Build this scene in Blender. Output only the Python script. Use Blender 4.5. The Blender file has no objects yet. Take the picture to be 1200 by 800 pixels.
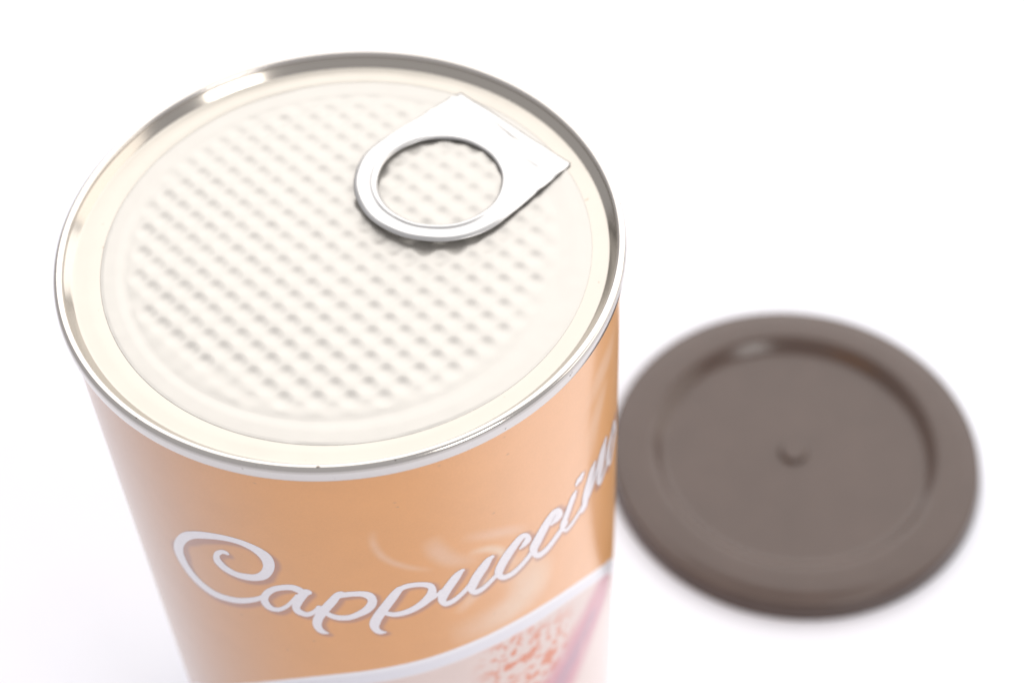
import bpy, bmesh, math, random
import numpy as np
from mathutils import Vector, Matrix

random.seed(7)
rng = np.random.default_rng(7)
C = bpy.context.scene.collection
scene = bpy.context.scene
S = 0.05                      # one can radius in metres
H = 3.5228 * S                # height of the can

# ------------------------------------------------------------------ camera
PITCH, ROLL, YAW = 0.875993, -0.047479, 0.136996
fwd = Vector((math.sin(YAW) * math.cos(PITCH), math.cos(YAW) * math.cos(PITCH), -math.sin(PITCH)))
right = Vector((math.cos(YAW), -math.sin(YAW), 0))
up = right.cross(fwd)
r2 = right * math.cos(ROLL) + up * math.sin(ROLL)
u2 = -right * math.sin(ROLL) + up * math.cos(ROLL)
cam_data = bpy.data.cameras.new('camera')
cam = bpy.data.objects.new('camera', cam_data)
C.objects.link(cam)
m = Matrix((r2, u2, -fwd)).transposed().to_4x4()
m.translation = Vector((0, -4.27632 * S, 4.46963 * S + H))
cam.matrix_world = m
cam_data.sensor_width = 36
cam_data.lens = 2054.05 / 1200 * 36
cam_data.clip_start = 0.01
cam_data.clip_end = 50
cam_data.dof.use_dof = True
cam_data.dof.focus_distance = 5.8 * S
cam_data.dof.aperture_fstop = 11.8
scene.camera = cam

# ------------------------------------------------------------------ light
world = bpy.data.worlds.new('World')
scene.world = world
world.use_nodes = True
bg = world.node_tree.nodes['Background']
bg.inputs[0].default_value = (0.965, 0.96, 0.99, 1)
bg.inputs[1].default_value = 0.52


def area(name, loc, target, sx, sy, power, col):
    d = bpy.data.lights.new(name, 'AREA')
    d.shape = 'RECTANGLE'
    d.size, d.size_y, d.energy, d.color = sx, sy, power, col
    o = bpy.data.objects.new(name, d)
    C.objects.link(o)
    o.location = loc
    o.rotation_euler = (Vector(target) - Vector(loc)).to_track_quat('-Z', 'Y').to_euler()
    return o


area('softbox_back', (0.45, 1.10, 1.02), (0.0, 0.0, 0.12), 2.6, 2.2, 28.5, (1.0, 0.985, 0.965))
area('softbox_front', (0.42, -0.58, 0.78), (0.0, 0.0, 0.15), 0.30, 0.36, 1.7, (1.0, 0.98, 0.95))
area('softbox_right', (1.35, 0.05, 0.62), (0.0, 0.0, 0.12), 1.1, 0.7, 3.4, (1.0, 0.94, 0.86))

scene.render.engine = 'CYCLES'
scene.cycles.use_denoising = True
scene.cycles.max_bounces = 10
scene.cycles.glossy_bounces = 8
scene.view_settings.view_transform = 'Standard'
scene.view_settings.look = 'None'
scene.view_settings.exposure = 0.36
scene.view_settings.gamma = 1.0

# outlines of the printed letters: (angle, height, angle, height) of both stroke edges; then the printed curves and painted reflection streaks
STROKES = [
('C',[(-123.92,-0.605,-124.42,-0.6295),(-124.12,-0.6044,-124.67,-0.6307),(-124.33,-0.6035,-124.9,-0.6315),(-124.63,-0.6037,-125.08,-0.6328),(-125.03,-0.6066,-125.24,-0.6354),(-125.48,-0.6121,-125.49,-0.6409),(-125.98,-0.6196,-125.81,-0.6485),(-126.54,-0.6299,-126.06,-0.6554),(-127.12,-0.6446,-126.12,-0.6583),(-127.59,-0.6619,-126.12,-0.6593),(-127.89,-0.6779,-126.17,-0.6628),(-128.07,-0.6923,-126.23,-0.6675),(-128.13,-0.7053,-126.25,-0.6717),(-128.07,-0.716,-126.23,-0.6754),(-127.92,-0.7243,-126.16,-0.6799),(-127.71,-0.7308,-126.04,-0.685),(-127.46,-0.7366,-125.86,-0.6905),(-127.16,-0.7422,-125.64,-0.6963),(-126.81,-0.7476,-125.38,-0.702),(-126.41,-0.7524,-125.07,-0.7073),(-125.96,-0.7564,-124.72,-0.7119),(-125.45,-0.7594,-124.31,-0.716),(-124.89,-0.7618,-123.85,-0.7199),(-124.3,-0.7636,-123.36,-0.7228),(-123.7,-0.7645,-122.84,-0.7241),(-123.08,-0.7648,-122.3,-0.7235),(-122.46,-0.7644,-121.71,-0.7215),(-121.82,-0.7632,-121.12,-0.7185),(-121.19,-0.7612,-120.52,-0.715),(-120.55,-0.7584,-119.92,-0.7117),(-119.88,-0.7546,-119.34,-0.7081),(-119.2,-0.7499,-118.79,-0.7035),(-118.52,-0.7442,-118.28,-0.6974),(-117.85,-0.7377,-117.79,-0.6891),(-117.16,-0.7301,-117.33,-0.6794),(-116.45,-0.7202,-116.96,-0.6699),(-115.74,-0.7066,-116.72,-0.6621),(-115.07,-0.6894,-116.53,-0.6547),(-114.5,-0.6706,-116.34,-0.6461),(-114.02,-0.6508,-116.18,-0.6378),(-113.65,-0.6302,-116.1,-0.6319),(-113.42,-0.6096,-116.05,-0.6275),(-113.34,-0.5907,-116.01,-0.6218),(-113.39,-0.574,-115.99,-0.6149),(-113.55,-0.5594,-115.99,-0.6077),(-113.81,-0.5471,-116.02,-0.6001),(-114.16,-0.5375,-116.11,-0.5915),(-114.56,-0.5298,-116.28,-0.5824),(-115,-0.5231,-116.52,-0.5733),(-115.48,-0.5168,-116.83,-0.5646),(-116.02,-0.5113,-117.21,-0.5563),(-116.61,-0.5065,-117.66,-0.5488),(-117.24,-0.5023,-118.18,-0.5424),(-117.93,-0.4988,-118.78,-0.5369),(-118.67,-0.496,-119.46,-0.5325),(-119.48,-0.494,-120.2,-0.5295),(-120.33,-0.4934,-121,-0.5285),(-121.24,-0.4943,-121.88,-0.5297),(-122.22,-0.4966,-122.85,-0.5331),(-123.23,-0.5002,-123.86,-0.5382),(-124.23,-0.5047,-124.87,-0.5445),(-125.23,-0.5102,-125.88,-0.5523),(-126.24,-0.517,-126.92,-0.5616),(-127.24,-0.5245,-127.94,-0.5721),(-128.19,-0.5326,-128.92,-0.5828),(-129.08,-0.5408,-129.83,-0.5931),(-129.93,-0.5495,-130.66,-0.603),(-130.8,-0.5594,-131.44,-0.6135),(-131.68,-0.5708,-132.19,-0.6255),(-132.58,-0.5832,-132.96,-0.6398),(-133.53,-0.5974,-133.68,-0.655),(-134.57,-0.6155,-134.27,-0.669),(-135.68,-0.6392,-134.7,-0.6804),(-136.79,-0.6675,-135.08,-0.6914),(-137.83,-0.6981,-135.48,-0.7038),(-138.77,-0.73,-135.84,-0.7158),(-139.56,-0.7619,-136.13,-0.7261),(-140.09,-0.7906,-136.38,-0.7364),(-140.34,-0.814,-136.66,-0.7497),(-140.39,-0.8331,-136.9,-0.7655),(-140.33,-0.8502,-137.07,-0.782),(-140.19,-0.8664,-137.14,-0.7986),(-139.94,-0.8813,-137.12,-0.8153),(-139.63,-0.8949,-137.01,-0.8316),(-139.28,-0.9078,-136.83,-0.8469),(-138.9,-0.9202,-136.58,-0.8609),(-138.48,-0.9322,-136.26,-0.8738),(-138,-0.9434,-135.87,-0.8855),(-137.48,-0.9533,-135.44,-0.8962),(-136.9,-0.962,-134.96,-0.9059),(-136.27,-0.9698,-134.43,-0.9147),(-135.6,-0.9766,-133.85,-0.9223),(-134.9,-0.9822,-133.24,-0.9287),(-134.16,-0.9867,-132.58,-0.9339),(-133.37,-0.9903,-131.87,-0.9381),(-132.57,-0.9928,-131.16,-0.9411),(-131.75,-0.9936,-130.44,-0.9426),(-130.93,-0.9926,-129.74,-0.9424),(-130.11,-0.9901,-129.04,-0.9408),(-129.29,-0.9864,-128.31,-0.938),(-128.45,-0.9819,-127.54,-0.9343),(-127.58,-0.9768,-126.75,-0.9301),(-126.68,-0.9709,-125.93,-0.9251),(-125.77,-0.9641,-125.11,-0.9194),(-124.86,-0.9562,-124.31,-0.9128),(-123.92,-0.9467,-123.49,-0.9049),(-122.98,-0.936,-122.64,-0.8958),(-122.09,-0.9251,-121.82,-0.8864),(-121.28,-0.9146,-121.08,-0.8775),(-120.53,-0.9041,-120.42,-0.8691),(-119.84,-0.8935,-119.81,-0.8606),(-119.22,-0.8831,-119.26,-0.8523),(-118.66,-0.8732,-118.79,-0.8447),(-118.18,-0.8635,-118.44,-0.8381),(-117.79,-0.8542,-118.17,-0.8319),(-117.48,-0.8463,-117.87,-0.8247),(-117.18,-0.8389,-117.55,-0.8171)]),
('a',[(-108.26,-0.7411,-109.1,-0.7771),(-108.47,-0.7372,-109.33,-0.7741),(-108.68,-0.7331,-109.56,-0.7713),(-108.91,-0.729,-109.78,-0.7687),(-109.18,-0.7256,-110.01,-0.7662),(-109.46,-0.7229,-110.26,-0.7634),(-109.77,-0.7204,-110.51,-0.7606),(-110.13,-0.7187,-110.75,-0.7584),(-110.55,-0.7182,-111.04,-0.7574),(-111,-0.7191,-111.38,-0.7576),(-111.48,-0.7211,-111.79,-0.7588),(-111.99,-0.7241,-112.24,-0.7612),(-112.51,-0.7279,-112.71,-0.7647),(-113.07,-0.7324,-113.23,-0.7693),(-113.67,-0.7379,-113.79,-0.775),(-114.3,-0.7447,-114.33,-0.7816),(-114.93,-0.7529,-114.81,-0.7892),(-115.54,-0.7626,-115.26,-0.7982),(-116.15,-0.7736,-115.7,-0.8085),(-116.74,-0.7861,-116.08,-0.8188),(-117.3,-0.8001,-116.36,-0.8277),(-117.79,-0.8159,-116.55,-0.8352),(-118.22,-0.8328,-116.7,-0.8422),(-118.56,-0.8507,-116.79,-0.8479),(-118.77,-0.8693,-116.84,-0.8513),(-118.8,-0.8862,-116.87,-0.8551),(-118.67,-0.8992,-116.88,-0.8616),(-118.46,-0.909,-116.84,-0.8694),(-118.21,-0.9168,-116.77,-0.8765),(-117.92,-0.9228,-116.67,-0.8825),(-117.58,-0.927,-116.54,-0.8879),(-117.21,-0.9295,-116.36,-0.8924),(-116.82,-0.9306,-116.14,-0.8955),(-116.42,-0.9308,-115.88,-0.8971),(-115.99,-0.9298,-115.57,-0.8974),(-115.52,-0.9273,-115.25,-0.8962),(-115.02,-0.9227,-114.92,-0.8935),(-114.5,-0.9158,-114.53,-0.8886),(-113.96,-0.9072,-114.1,-0.8816),(-113.44,-0.8976,-113.66,-0.8733),(-112.94,-0.8872,-113.25,-0.8649),(-112.47,-0.8761,-112.87,-0.8562),(-112.05,-0.8643,-112.51,-0.8465),(-111.65,-0.8525,-112.14,-0.8359),(-111.27,-0.8407,-111.77,-0.825),(-110.9,-0.8286,-111.4,-0.814),(-110.53,-0.8162,-111.04,-0.8027),(-110.19,-0.8041,-110.68,-0.7911),(-109.85,-0.7922,-110.31,-0.7796)]),
('a',[(-108.17,-0.7367,-107.52,-0.7723),(-108.42,-0.7411,-107.75,-0.779),(-108.68,-0.7456,-107.96,-0.7852),(-108.99,-0.7518,-108.13,-0.7906),(-109.33,-0.7599,-108.3,-0.7965),(-109.67,-0.7695,-108.52,-0.8041),(-110.01,-0.7801,-108.78,-0.8129),(-110.36,-0.7917,-109.02,-0.8218),(-110.68,-0.8035,-109.25,-0.8304),(-110.97,-0.8154,-109.46,-0.8391),(-111.25,-0.8282,-109.66,-0.8476),(-111.51,-0.8423,-109.81,-0.8543),(-111.72,-0.8574,-109.9,-0.8583),(-111.82,-0.872,-109.97,-0.8611),(-111.81,-0.8849,-110.04,-0.8644),(-111.7,-0.896,-110.09,-0.8678),(-111.52,-0.9054,-110.12,-0.871),(-111.26,-0.9123,-110.11,-0.8742),(-110.96,-0.9166,-110.02,-0.8782),(-110.65,-0.9194,-109.86,-0.882),(-110.35,-0.9213,-109.65,-0.8855),(-110.05,-0.9233,-109.43,-0.8885),(-109.71,-0.9251,-109.19,-0.8908),(-109.33,-0.9259,-108.95,-0.8919),(-108.9,-0.9244,-108.73,-0.8916),(-108.45,-0.9203,-108.46,-0.8894),(-108.01,-0.9147,-108.15,-0.8853),(-107.58,-0.9079,-107.81,-0.8799),(-107.15,-0.9002,-107.48,-0.8738),(-106.73,-0.8912,-107.16,-0.8668),(-106.33,-0.8814,-106.83,-0.8582),(-105.96,-0.8719,-106.48,-0.8485),(-105.6,-0.8629,-106.12,-0.8389)]),
('p',[(-100.92,-0.7388,-100.62,-0.7675),(-101.18,-0.7407,-100.85,-0.7734),(-101.45,-0.7426,-101.07,-0.779),(-101.77,-0.7459,-101.24,-0.784),(-102.13,-0.7515,-101.39,-0.7889),(-102.46,-0.7586,-101.51,-0.7938),(-102.73,-0.7658,-101.66,-0.7999),(-102.99,-0.773,-101.89,-0.8084),(-103.3,-0.7816,-102.22,-0.8194),(-103.72,-0.7934,-102.65,-0.8327),(-104.24,-0.8081,-103.15,-0.8478),(-104.79,-0.8241,-103.66,-0.8634),(-105.31,-0.8396,-104.13,-0.8782),(-105.78,-0.8543,-104.56,-0.8923),(-106.24,-0.8692,-104.97,-0.906),(-106.69,-0.8846,-105.32,-0.9185),(-107.1,-0.9003,-105.6,-0.9294),(-107.45,-0.9155,-105.81,-0.9391),(-107.75,-0.9308,-105.95,-0.9474),(-108,-0.9472,-106.04,-0.9535),(-108.15,-0.965,-106.1,-0.9575),(-108.15,-0.9821,-106.17,-0.962),(-108.03,-0.9963,-106.22,-0.969),(-107.83,-1.0073,-106.25,-0.9774),(-107.62,-1.0164,-106.25,-0.9847),(-107.37,-1.0238,-106.23,-0.9901),(-107.08,-1.0287,-106.18,-0.995),(-106.8,-1.0315,-106.07,-1),(-106.53,-1.0332,-105.95,-1.0049),(-106.24,-1.0339,-105.83,-1.0092),(-105.96,-1.0333,-105.67,-1.013),(-105.69,-1.0321,-105.48,-1.0167),(-105.44,-1.0311,-105.29,-1.0206)]),
('p',[(-101.53,-0.7846,-101.49,-0.7522),(-101.09,-0.7825,-101.05,-0.7497),(-100.65,-0.7805,-100.61,-0.7472),(-100.22,-0.7787,-100.17,-0.745),(-99.81,-0.7773,-99.74,-0.7433),(-99.42,-0.7759,-99.33,-0.7422),(-99.04,-0.7747,-98.94,-0.7417),(-98.67,-0.7739,-98.54,-0.7414),(-98.28,-0.7738,-98.13,-0.7414),(-97.84,-0.7742,-97.68,-0.7413),(-97.39,-0.7749,-97.2,-0.7413),(-96.96,-0.7767,-96.7,-0.7419),(-96.6,-0.7798,-96.22,-0.7436),(-96.28,-0.7847,-95.76,-0.7461),(-95.99,-0.7908,-95.3,-0.7496),(-95.8,-0.797,-94.84,-0.7552),(-95.72,-0.8016,-94.43,-0.7643),(-95.71,-0.8051,-94.11,-0.7772),(-95.72,-0.8085,-93.91,-0.7925),(-95.74,-0.8107,-93.84,-0.8101),(-95.75,-0.8114,-93.96,-0.8291),(-95.79,-0.8146,-94.25,-0.8458),(-95.93,-0.8218,-94.64,-0.8594),(-96.14,-0.8306,-95.07,-0.8709),(-96.39,-0.839,-95.53,-0.881),(-96.68,-0.8467,-96.02,-0.8895),(-97.04,-0.8544,-96.54,-0.8966),(-97.46,-0.8622,-97.07,-0.9027),(-97.94,-0.8698,-97.62,-0.9085),(-98.47,-0.8776,-98.2,-0.9147),(-99.04,-0.8852,-98.83,-0.9212),(-99.61,-0.8917,-99.5,-0.9271),(-100.16,-0.8962,-100.17,-0.9313),(-100.71,-0.8985,-100.85,-0.9333),(-101.3,-0.8992,-101.52,-0.9338),(-101.86,-0.8986,-102.15,-0.933),(-102.37,-0.8973,-102.73,-0.9312),(-102.81,-0.895,-103.26,-0.928),(-103.2,-0.8914,-103.73,-0.9233),(-103.55,-0.8872,-104.13,-0.9181),(-103.86,-0.8829,-104.49,-0.9127),(-104.1,-0.8789,-104.79,-0.9069),(-104.27,-0.8745,-105.03,-0.9006),(-104.45,-0.8693,-105.21,-0.8949),(-104.66,-0.864,-105.39,-0.8895)]),
('p',[(-88.6,-0.7424,-88.29,-0.77),(-88.79,-0.7422,-88.45,-0.7739),(-88.99,-0.7418,-88.59,-0.7773),(-89.27,-0.7432,-88.67,-0.7805),(-89.6,-0.7471,-88.8,-0.785),(-89.93,-0.7531,-88.99,-0.7916),(-90.28,-0.7604,-89.23,-0.8),(-90.66,-0.7693,-89.53,-0.8102),(-91.09,-0.7803,-89.9,-0.8224),(-91.6,-0.7945,-90.37,-0.8375),(-92.19,-0.8116,-90.92,-0.855),(-92.78,-0.8296,-91.49,-0.8733),(-93.33,-0.8464,-92,-0.8904),(-93.82,-0.8615,-92.47,-0.906),(-94.29,-0.8763,-92.91,-0.9207),(-94.73,-0.891,-93.28,-0.934),(-95.13,-0.9052,-93.59,-0.946),(-95.47,-0.9185,-93.82,-0.9569),(-95.78,-0.9315,-93.98,-0.9659),(-96.05,-0.946,-94.07,-0.972),(-96.22,-0.9633,-94.12,-0.9747),(-96.23,-0.9816,-94.19,-0.9763),(-96.08,-0.997,-94.27,-0.98),(-95.87,-1.0086,-94.33,-0.986),(-95.63,-1.0182,-94.35,-0.9919),(-95.36,-1.0264,-94.34,-0.9966),(-95.06,-1.0326,-94.28,-1.0014),(-94.77,-1.0368,-94.17,-1.0064),(-94.47,-1.0395,-94.06,-1.0109),(-94.16,-1.0405,-93.93,-1.0145),(-93.88,-1.0398,-93.76,-1.0175),(-93.63,-1.0383,-93.54,-1.0204),(-93.39,-1.0371,-93.31,-1.0235)]),
('p',[(-89.13,-0.7755,-89.38,-0.7475),(-88.76,-0.7726,-89.02,-0.7442),(-88.4,-0.7696,-88.66,-0.7407),(-88.05,-0.7672,-88.27,-0.7374),(-87.68,-0.7656,-87.84,-0.7352),(-87.28,-0.7647,-87.38,-0.7341),(-86.85,-0.7645,-86.9,-0.7339),(-86.39,-0.765,-86.41,-0.7345),(-85.93,-0.7664,-85.9,-0.736),(-85.42,-0.7686,-85.37,-0.7383),(-84.89,-0.7717,-84.8,-0.7417),(-84.39,-0.7756,-84.24,-0.7457),(-83.96,-0.7807,-83.73,-0.7502),(-83.6,-0.7868,-83.26,-0.7548),(-83.31,-0.7933,-82.81,-0.7602),(-83.17,-0.7988,-82.34,-0.7684),(-83.18,-0.8009,-81.91,-0.7824),(-83.23,-0.8026,-81.65,-0.8007),(-83.29,-0.8073,-81.55,-0.819),(-83.37,-0.8129,-81.58,-0.8368),(-83.45,-0.8172,-81.76,-0.8535),(-83.54,-0.8215,-82.1,-0.8669),(-83.72,-0.8282,-82.51,-0.8764),(-83.99,-0.8362,-82.95,-0.8836),(-84.31,-0.8445,-83.39,-0.8902),(-84.68,-0.8528,-83.86,-0.897),(-85.09,-0.861,-84.37,-0.9036),(-85.53,-0.8688,-84.91,-0.9098),(-86,-0.8758,-85.47,-0.9154),(-86.49,-0.8821,-86.04,-0.9206),(-87.01,-0.8878,-86.62,-0.9255),(-87.55,-0.8926,-87.23,-0.9298),(-88.09,-0.8966,-87.86,-0.933),(-88.66,-0.8997,-88.51,-0.9351),(-89.27,-0.9021,-89.18,-0.9362),(-89.86,-0.9036,-89.83,-0.9364),(-90.38,-0.9038,-90.43,-0.9356),(-90.81,-0.9026,-90.96,-0.9334),(-91.21,-0.9001,-91.45,-0.9299),(-91.57,-0.8967,-91.87,-0.9257),(-91.89,-0.8932,-92.25,-0.9213),(-92.14,-0.8899,-92.58,-0.9162),(-92.34,-0.886,-92.85,-0.9105),(-92.55,-0.8813,-93.07,-0.9052),(-92.78,-0.8765,-93.28,-0.9003)]),
('u',[(-83.46,-0.8898,-83.78,-0.8658),(-83.04,-0.885,-83.34,-0.8618),(-82.61,-0.8802,-82.9,-0.8581),(-82.17,-0.8754,-82.48,-0.8543),(-81.75,-0.8704,-82.08,-0.8499),(-81.35,-0.8652,-81.71,-0.8447),(-80.97,-0.8599,-81.37,-0.8389),(-80.6,-0.8547,-81.02,-0.8327),(-80.23,-0.8497,-80.67,-0.8266)]),
('u',[(-76.02,-0.7448,-75.52,-0.766),(-76.24,-0.7459,-75.65,-0.7714),(-76.47,-0.7469,-75.77,-0.7768),(-76.7,-0.7483,-75.9,-0.7821),(-76.93,-0.7502,-76.05,-0.7875),(-77.15,-0.7522,-76.2,-0.7925),(-77.37,-0.7547,-76.36,-0.797),(-77.62,-0.7585,-76.53,-0.8019),(-77.92,-0.7641,-76.75,-0.8083),(-78.3,-0.7721,-77.07,-0.8171),(-78.72,-0.782,-77.45,-0.8277),(-79.15,-0.7928,-77.85,-0.8388),(-79.54,-0.803,-78.21,-0.8494),(-79.9,-0.8124,-78.53,-0.8592),(-80.25,-0.8219,-78.83,-0.8687),(-80.57,-0.8317,-79.09,-0.8775),(-80.84,-0.8415,-79.3,-0.8854),(-81.08,-0.8509,-79.47,-0.8928),(-81.29,-0.861,-79.59,-0.8986),(-81.46,-0.8741,-79.63,-0.901),(-81.5,-0.891,-79.66,-0.8998),(-81.33,-0.9078,-79.72,-0.9007),(-81.03,-0.9227,-79.77,-0.9046),(-80.61,-0.9359,-79.81,-0.908),(-80.08,-0.9448,-79.82,-0.9104),(-79.55,-0.9477,-79.66,-0.9127),(-79.05,-0.9475,-79.31,-0.9135),(-78.54,-0.9457,-78.9,-0.9125),(-78.03,-0.9424,-78.47,-0.9104),(-77.53,-0.9374,-78.03,-0.907),(-77.02,-0.9308,-77.56,-0.9018),(-76.52,-0.9234,-77.07,-0.8956),(-76.03,-0.9161,-76.59,-0.8888),(-75.55,-0.9087,-76.13,-0.8815),(-75.06,-0.9009,-75.68,-0.8735),(-74.58,-0.8928,-75.24,-0.865),(-74.13,-0.8844,-74.82,-0.8566),(-73.7,-0.8756,-74.42,-0.8481),(-73.3,-0.8666,-74.04,-0.8393),(-72.92,-0.8575,-73.66,-0.8303),(-72.53,-0.8488,-73.27,-0.8214)]),
('u',[(-69.28,-0.7445,-68.78,-0.768),(-69.49,-0.7442,-68.9,-0.772),(-69.7,-0.7437,-69.01,-0.7757),(-69.94,-0.744,-69.11,-0.7795),(-70.21,-0.7459,-69.22,-0.7839),(-70.49,-0.749,-69.35,-0.7894),(-70.77,-0.7529,-69.51,-0.796),(-71.05,-0.7574,-69.72,-0.8036),(-71.37,-0.7629,-69.99,-0.8119),(-71.74,-0.7699,-70.34,-0.8209),(-72.17,-0.7786,-70.75,-0.8305),(-72.62,-0.7882,-71.15,-0.8403),(-73.03,-0.7982,-71.51,-0.8498),(-73.41,-0.8084,-71.83,-0.8595),(-73.77,-0.8191,-72.15,-0.8695),(-74.09,-0.8298,-72.43,-0.8791),(-74.36,-0.84,-72.66,-0.8879),(-74.58,-0.8491,-72.86,-0.8956),(-74.78,-0.8587,-72.99,-0.9015),(-74.94,-0.8714,-73.05,-0.9037),(-74.95,-0.8885,-73.09,-0.9018),(-74.75,-0.9061,-73.15,-0.9014),(-74.4,-0.9218,-73.2,-0.904),(-73.92,-0.9356,-73.24,-0.9066),(-73.34,-0.9446,-73.25,-0.9088),(-72.8,-0.9473,-73.06,-0.9113),(-72.29,-0.9469,-72.68,-0.9124),(-71.77,-0.945,-72.24,-0.9118),(-71.26,-0.9419,-71.79,-0.9102),(-70.77,-0.9373,-71.34,-0.9072),(-70.27,-0.9314,-70.87,-0.9025),(-69.79,-0.9249,-70.4,-0.8969),(-69.34,-0.9189,-69.94,-0.8914),(-68.91,-0.9132,-69.52,-0.8863),(-68.51,-0.9074,-69.13,-0.881),(-68.12,-0.9018,-68.73,-0.8757),(-67.73,-0.8962,-68.33,-0.8704)]),
('c',[(-61.51,-0.8136,-61.92,-0.7963),(-61.25,-0.8143,-61.76,-0.7924),(-60.98,-0.8151,-61.6,-0.7885),(-60.69,-0.8155,-61.45,-0.7846),(-60.4,-0.8151,-61.27,-0.7804),(-60.07,-0.8141,-61.02,-0.7759),(-59.67,-0.8126,-60.75,-0.7713),(-59.29,-0.8093,-60.55,-0.7672),(-58.99,-0.8015,-60.49,-0.7653),(-58.96,-0.7873,-60.48,-0.7658),(-59.15,-0.7718,-60.44,-0.7645),(-59.49,-0.7564,-60.41,-0.7631),(-59.96,-0.7423,-60.36,-0.764),(-60.45,-0.7329,-60.39,-0.7639),(-60.92,-0.7266,-60.56,-0.7627),(-61.42,-0.7226,-60.8,-0.7625),(-61.93,-0.7216,-61.07,-0.7637),(-62.44,-0.7237,-61.39,-0.7671),(-62.95,-0.7281,-61.78,-0.773),(-63.46,-0.7337,-62.21,-0.7804),(-63.98,-0.7402,-62.66,-0.7886),(-64.51,-0.7475,-63.13,-0.7974),(-65.07,-0.7562,-63.63,-0.8073),(-65.61,-0.7657,-64.12,-0.8177),(-66.12,-0.7756,-64.57,-0.8281),(-66.59,-0.786,-65,-0.8385),(-67.04,-0.797,-65.41,-0.8492),(-67.45,-0.8083,-65.78,-0.8596),(-67.79,-0.8196,-66.08,-0.8695),(-68.08,-0.8303,-66.32,-0.8788),(-68.33,-0.8416,-66.51,-0.8867),(-68.51,-0.8557,-66.6,-0.8917),(-68.51,-0.8749,-66.64,-0.892),(-68.23,-0.896,-66.69,-0.8927),(-67.78,-0.9148,-66.68,-0.8973),(-67.19,-0.9309,-66.61,-0.9027),(-66.52,-0.9423,-66.47,-0.9076),(-65.87,-0.9482,-66.14,-0.912),(-65.2,-0.9511,-65.63,-0.9154),(-64.51,-0.9521,-65.04,-0.9171),(-63.82,-0.9513,-64.43,-0.917),(-63.12,-0.9482,-63.79,-0.9149),(-62.4,-0.9433,-63.11,-0.9107),(-61.68,-0.9373,-62.42,-0.9052),(-60.99,-0.931,-61.76,-0.8993),(-60.35,-0.9241,-61.16,-0.8929),(-59.75,-0.9164,-60.57,-0.8856),(-59.16,-0.9086,-59.99,-0.8778),(-58.57,-0.9012,-59.4,-0.8704)]),
('c',[(-52.6,-0.8199,-53.07,-0.8009),(-52.16,-0.8228,-52.82,-0.7967),(-51.72,-0.8262,-52.56,-0.7925),(-51.27,-0.829,-52.33,-0.7885),(-50.84,-0.8305,-52.1,-0.7846),(-50.44,-0.8309,-51.83,-0.781),(-50.03,-0.8303,-51.56,-0.7779),(-49.65,-0.8274,-51.37,-0.7752),(-49.38,-0.82,-51.3,-0.7737),(-49.37,-0.8066,-51.24,-0.7721),(-49.57,-0.7903,-51.19,-0.7689),(-49.97,-0.7712,-51.12,-0.7686),(-50.72,-0.75,-50.86,-0.7751),(-51.39,-0.7396,-50.84,-0.7762),(-51.95,-0.7343,-51.11,-0.7751),(-52.54,-0.7315,-51.46,-0.7757),(-53.14,-0.7317,-51.86,-0.7783),(-53.76,-0.7353,-52.31,-0.7841),(-54.41,-0.7415,-52.82,-0.7929),(-55.06,-0.7494,-53.36,-0.8035),(-55.69,-0.7582,-53.9,-0.8145),(-56.3,-0.7683,-54.45,-0.8259),(-56.92,-0.78,-55.02,-0.8385),(-57.5,-0.7921,-55.56,-0.8513),(-58,-0.8035,-56.06,-0.8634),(-58.47,-0.8133,-56.54,-0.8742),(-58.94,-0.823,-56.98,-0.8834),(-59.35,-0.8352,-57.27,-0.891),(-59.57,-0.8537,-57.38,-0.8953),(-59.41,-0.8787,-57.41,-0.8997),(-58.97,-0.9048,-57.38,-0.9078),(-58.3,-0.9304,-57.32,-0.9143),(-57.39,-0.952,-57.33,-0.9162),(-56.53,-0.9618,-57.1,-0.9196),(-55.75,-0.965,-56.55,-0.9229),(-54.96,-0.9653,-55.87,-0.9238),(-54.17,-0.9635,-55.15,-0.923),(-53.35,-0.9587,-54.39,-0.9195),(-52.49,-0.9514,-53.56,-0.9132),(-51.65,-0.9435,-52.72,-0.906),(-50.86,-0.9369,-51.93,-0.8998),(-50.17,-0.9316,-51.23,-0.8948),(-49.52,-0.9267,-50.59,-0.8901),(-48.9,-0.9221,-49.97,-0.8856),(-48.25,-0.9178,-49.33,-0.8814)]),
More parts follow.
